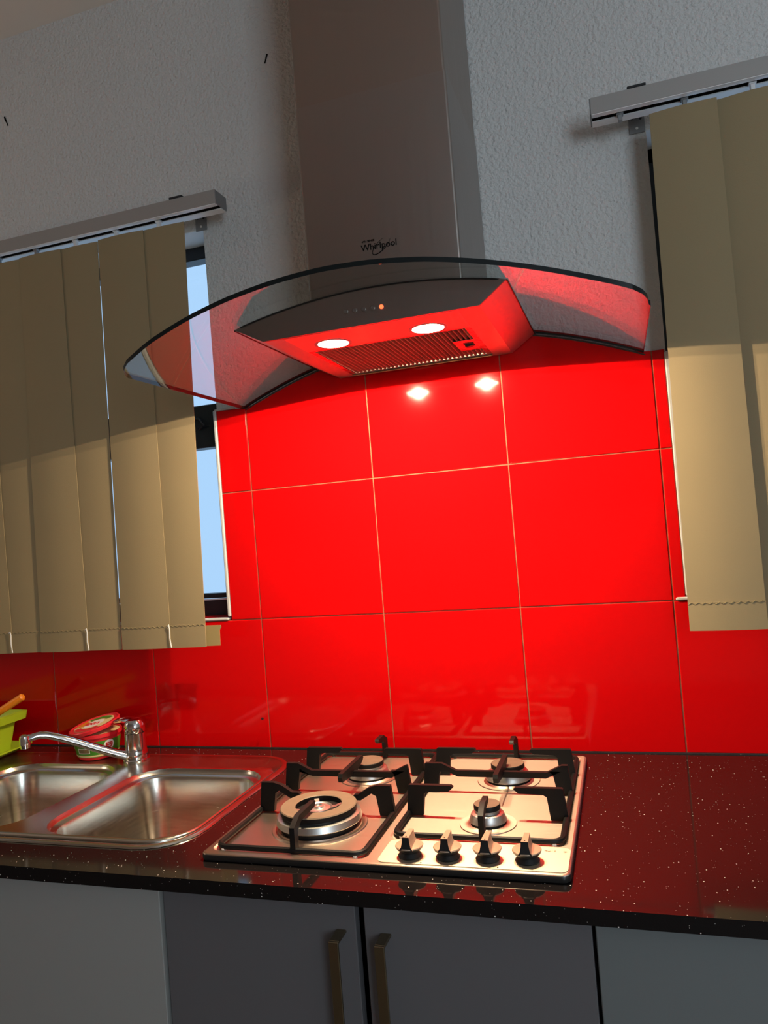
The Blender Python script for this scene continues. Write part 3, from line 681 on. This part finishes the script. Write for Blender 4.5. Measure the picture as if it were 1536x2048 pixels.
# underside tray: lamp strip, frame, mesh filter
zf = ZB-0.0010
obj('lamp_panel', MB().plate([(FX0, -.383), (FX1, -.383), (FX1, FYm), (FX0, FYm)], [hole(x, y, 0.0305) for x, y in LP], zf, ZB-.0001), M['hoodsteel'], hood)
fr_ = MB().plate([(FX0, FYm+.0006), (FX1, FYm+.0006), (FX1, FYb), (FX0, FYb)], [flt], zf, ZB-.0001)
filt = obj('grease_filter', fr_, M['steel'], hood)
rg = MB(); nr = 32; dxr = (FX1-FX0-.022)/nr; ya_, yb3 = FYm+.006, FYb-.008
for i in range(nr):
    xx = FX0+.011+dxr*i
    rg.add([(xx, ya_, zf+.0060), (xx+dxr*.30, ya_, zf+.0006), (xx+dxr*.52, ya_, zf+.0006), (xx+dxr*.80, ya_, zf+.0060), (xx, yb3, zf+.0060), (xx+dxr*.30, yb3, zf+.0006), (xx+dxr*.52, yb3, zf+.0006), (xx+dxr*.80, yb3, zf+.0060)], [(0, 1, 5, 4), (1, 2, 6, 5), (2, 3, 7, 6), (0, 3, 2, 1), (4, 5, 6, 7)])
obj('filter_ribs', rg, M['filt'], filt, stuff=True)
cb = MB(); ncb = 40; dyr = (yb3-ya_)/ncb
for j in range(ncb): cb.box(FX0+.011, FX1-.011, ya_+dyr*j, ya_+dyr*j+.0012, zf+.0042, zf+.0050)
obj('filter_mesh', cb, M['filt'], filt, stuff=True)
obj('filter_backing', MB().box(FX0+.010, FX1-.010, ya_-.001, yb3+.001, zf+.0064, zf+.0070), M['slot'], filt)
obj('filter_latch', MB().plate([(0.5445, -0.180), (0.5855, -0.180), (0.5855, -0.094), (0.5445, -0.094)], [], zf-.0006, zf+.0006), M['steel'], filt)
obj('filter_lip', MB().box(FX0, FX1, FYb-.004, FYb, zf-.0030, zf+.0002, .0006), M['brass'], filt)
obj('latch_recess', MB().box(0.560, 0.580, -0.160, -0.128, zf-.0010, zf+.0005), M['slot'], filt)
obj('latch_tab', MB().prism([(0, 0), (.016, 0), (.016, -.003), (.004, -.005), (0, -.004)], (0.562, -0.141, zf-.0006), (1, 0, 0), (0, 0, 1), (0, 1, 0), .012), M['black'], filt)
for x, y in LP:
    lo_ = obj('lamp', MB().lathe([(0.0350, zf+.0002), (0.0346, zf-.0006), (0.0290, zf-.0007), (0.0285, zf-.0003), (0.0285, zf+.0030)], x, y, 40, cap=False), M['zinc'], hood)
    obj('lamp_glass', MB().lathe([(0.0284, zf+.0022), (0.020, zf+.0016), (0, zf+.0014)], x, y, 32), M['bulb'], lo_)
    l = bpy.data.lights.new('hood_lamp_light', 'SPOT'); l.energy = 14.5; l.color = (1.0, 0.80, 0.54)
    l.spot_size = R(168); l.spot_blend = 0.004; l.shadow_soft_size = 0.0015
    lo = bpy.data.objects.new('hood_lamp_light', l); COL.objects.link(lo); lo.location = (x, y, zf-0.0004+H)
# chimney
CX0, CX1, CYF, ZS = 0.3030, 0.5945, -0.295, 1.292
def duct(ins_, z0, z1):
    mb = MB(); L = [(CX0+ins_, -0.001)]; r = 0.005
    for cx, a in ((CX0+ins_+r, 180), (CX1-ins_-r, 270)):
        for k in range(6): L.append((cx+r*math.cos(R(a+18*k)), CYF+ins_+r+r*math.sin(R(a+18*k))))
    L.append((CX1-ins_, -0.001))
    return mb.loft([[(x, y, z0) for x, y in L], [(x, y, z1) for x, y in L]], True, True, True, smooth=True)
low = MB(); d_ = duct(0, ZT+0.0085, ZS)
lower = obj('lower_chimney', d_, M['chimney'], hood)
obj('upper_chimney', duct(0.0016, ZS-0.01, ZC-0.001), mat('upper_chimney_steel', (0.36, 0.305, 0.27), .36, 1.0, brushed=(300, 300, 3, .04)), hood)
# maker's mark on the chimney
def onch(x, z): return lambda p: (x+p.x, CYF-0.0003-p.z, z+p.y)
lg = text_mb('Whirlpool', 0.0165, onch(0.4465, 1.0000), bold=0.00015)
obj('lettering', lg, M['ink'], lower, recalc=False)
obj('lettering', text_mb('6TH SENSE', 0.0050, onch(0.4265, 1.0152), bold=0.0001), M['ink'], lower, recalc=False)
sw = []
for k in range(22):
    a = R(60+280*k/21); sx, sz = 0.0215*math.cos(a), 0.0085*math.sin(a); ca, sa = math.cos(R(38)), math.sin(R(38))
    sw.append((0.4510+sx*ca-sz*sa, CYF-0.0004, 1.0045+sx*sa+sz*ca))
obj('swoosh_ring', MB().tube(sw, [0.0002+0.0006*math.sin(math.pi*k/21) for k in range(22)], 5), M['ink'], lower)

# ------------------------------------------------------------------ vertical blinds
def vane_mesh(xt0, xt1, xb0, xb1, yl, yr_, z0, z1, bow=0.004, nz=16, nx=6):
    """thin fabric slat: yl/yr = y of its left and right edge"""
    loops = []; th = 0.0007
    for k in range(nz+1):
        q = k/nz; z = z1+(z0-z1)*q; a = xt0+(xb0-xt0)*q; b = xt1+(xb1-xt1)*q; L = []
        for i in range(nx+1):
            s_ = i/nx; L.append((a+(b-a)*s_, yl+(yr_-yl)*s_-bow*math.sin(math.pi*s_)-th, z))
        for i in range(nx, -1, -1):
            s_ = i/nx; L.append((a+(b-a)*s_, yl+(yr_-yl)*s_-bow*math.sin(math.pi*s_)+th, z))
        loops.append(L)
    return MB().loft(loops, True, True, True, smooth=True)
def blind(name_label, x0, x1, vanes, brackets, carriers, loc):
    t = thing('vertical_blind', name_label, 'blind', loc, 'beige vertical blinds over the windows')
    ya, yb_, za, zb = -0.103, -0.052, 1.2500, 1.2820
    rl_ = MB().box(x0, x1, ya, ya+.002, za, zb, .0006).box(x0, x1, yb_-.002, yb_, za, zb).box(x0, x1, ya+.002, yb_-.002, zb-.002, zb)
    hr = obj('headrail', rl_, M['rail'], t)
    obj('rail_lip', MB().box(x0+.001, x1-.001, ya+.0005, ya+.013, za-.0012, za+.001), M['whiteplastic'], hr)
    obj('rail_lip', MB().box(x0+.001, x1-.001, yb_-.022, yb_-.0005, za-.0012, za+.001), M['whiteplastic'], hr)
    obj('rail_slot', MB().box(x0+.002, x1-.002, ya+.003, yb_-.003, za+.006, za+.007), M['slot'], hr)
    for xe in (x0, x1): obj('end_cap', MB().box(xe-.0015, xe+.0015, ya+.001, yb_-.001, za+.001, zb-.001), M['zinc'], hr)
    for bx in brackets:
        b = MB().box(bx-.0155, bx+.0155, WF-.0025, WF, 1.245, 1.292, .001).box(bx-.0155, bx+.0155, yb_-.02, WF-.0015, 1.2825, 1.2850, .0005)
        bo = obj('bracket', b, M['zinc'], t)
        for dx, dz in ((-.008, 1.276), (.008, 1.274), (0, 1.255)):
            sm = MB().lathe([(0.0028, 0), (0.0026, 0.001), (0, 0.0012)], 0, 0, 10, tilt=Matrix.Rotation(R(90), 3, 'X')); sm.v = [(p[0]+bx+dx, p[1]+WF-.0025, p[2]+dz) for p in sm.v]
            obj('screw', sm, M['slot' if dz > 1.26 else 'white'], bo)
        obj('rail_clip', MB().box(bx-.018, bx+.016, ya-.001, yb_+.004, zb, zb+.0050, .001).box(bx-.006, bx+.006, ya+.004, yb_-.004, zb+.005, zb+.0075, .001), M['slot'], t)
    for cx in carriers:
        obj('carrier', MB().box(cx-.004, cx+.004, -.084, -.074, 1.236, za+.004, .001).box(cx-.0065, cx+.0065, -.086, -.072, za-.003, za+.003, .001), M['whiteplastic' if cx % .02 > .01 else 'zinc'], t)
    for (xt0, xt1, xb0, xb1, yl, yr_, bow, clip) in vanes:
        z1, z0 = 1.2365, 0.2555
        vn = obj('vane', vane_mesh(xt0, xt1, xb0, xb1, yl, yr_, z0, z1, bow), M['fabric'], t)
        zh = z0+0.052; qh = (z1-zh)/(z1-z0)
        hx0, hx1 = xt0+(xb0-xt0)*qh, xt1+(xb1-xt1)*qh
        hm = vane_mesh(hx0, hx1, xb0, xb1, yl-.0016, yr_-.0016, z0-.0008, zh, bow, 3)
        obj('hem', hm, M['fabric'], vn)
        st = MB(); nz_ = 22
        for i in range(nz_):
            a, b = i/nz_, (i+1)/nz_; pa = []
            for s_, up_ in ((a, i % 2), (b, (i+1) % 2)):
                pa.append((hx0+(hx1-hx0)*s_, yl+(yr_-yl)*s_-bow*math.sin(math.pi*s_)-.0030, zh-.004+.0035*up_))
            st.tube(pa, 0.00045, 4)
        obj('stitching', st, M['thread'], vn, stuff=True)
        if clip:
            obj('chain_clip', MB().tube([(xb1-.004, yr_-.006, zh-.002), (xb1+.001, yr_-.007, zh+.002), (xb1+.002, yr_-.006, zh-.008), (xb1+.001, yr_-.006, zh-.030), (xb1+.004, yr_-.006, z0+.001)], 0.0014, 6), M['whiteplastic'], vn)
    return t
yf_, yb2 = -0.0830, -0.0785
LV = [(-0.2070, -0.0802, -0.2310, -0.1035, yb2, yb2, .003, False),
      (-0.3145, -0.1885, -0.3260, -0.1930, yf_, yf_, .004, True),
      (-0.4411, -0.3205, -0.4536, -0.3325, yb2, yb2, .003, False),
      (-0.5503, -0.4250, -0.5639, -0.4226, yf_, yf_, .004, True),
      (-0.6770, -0.5515, -0.6920, -0.5655, yb2, yb2, .003, False),
      (-0.7880, -0.6600, -0.8000, -0.6520, yf_, yf_, .004, True),
      (-0.9100, -0.7850, -0.9200, -0.7950, yb2, yb2, .003, False)]
lb = blind('left beige vertical blind of overlapping fabric slats above the sink', -1.28, 0.0170, LV, [-0.0825, -1.0], [-0.029-0.1175*i for i in range(-0, 9)][1:], (-0.6, -0.08, 0.25))
RV = [(0.9385, 1.0560, 0.9290, 1.0610, -0.0800, -0.0860, .004, False),
      (1.0450, 1.1720, 1.0540, 1.1790, -0.0720, -0.0860, .004, False),
      (1.1600, 1.2870, 1.1700, 1.2970, -0.0720, -0.0860, .004, False),
      (1.2750, 1.4020, 1.2850, 1.4120, -0.0720, -0.0860, .004, False)]
blind('right beige vertical blind with wide slats to the right of the hood', 0.8330, 2.10, RV, [0.9195, 1.8], [0.886, 1.002, 1.118, 1.234, 1.35], (1.4, -0.08, 0.25))
# torn end of an old slat hanging behind the last slat
obj('loose_hem', MB().prism([(-0.118, 0.254), (-0.0745, 0.2545), (-0.0735, 0.290), (-0.0690, 0.296), (-0.0700, 0.3010), (-0.118, 0.3015)], (0, -0.066, 0), (1, 0, 0), (0, 0, 1), (0, 1, 0), 0.0012), mat('worn_blind_fabric', (.36, .27, .12), .8, spec=.1), lb)
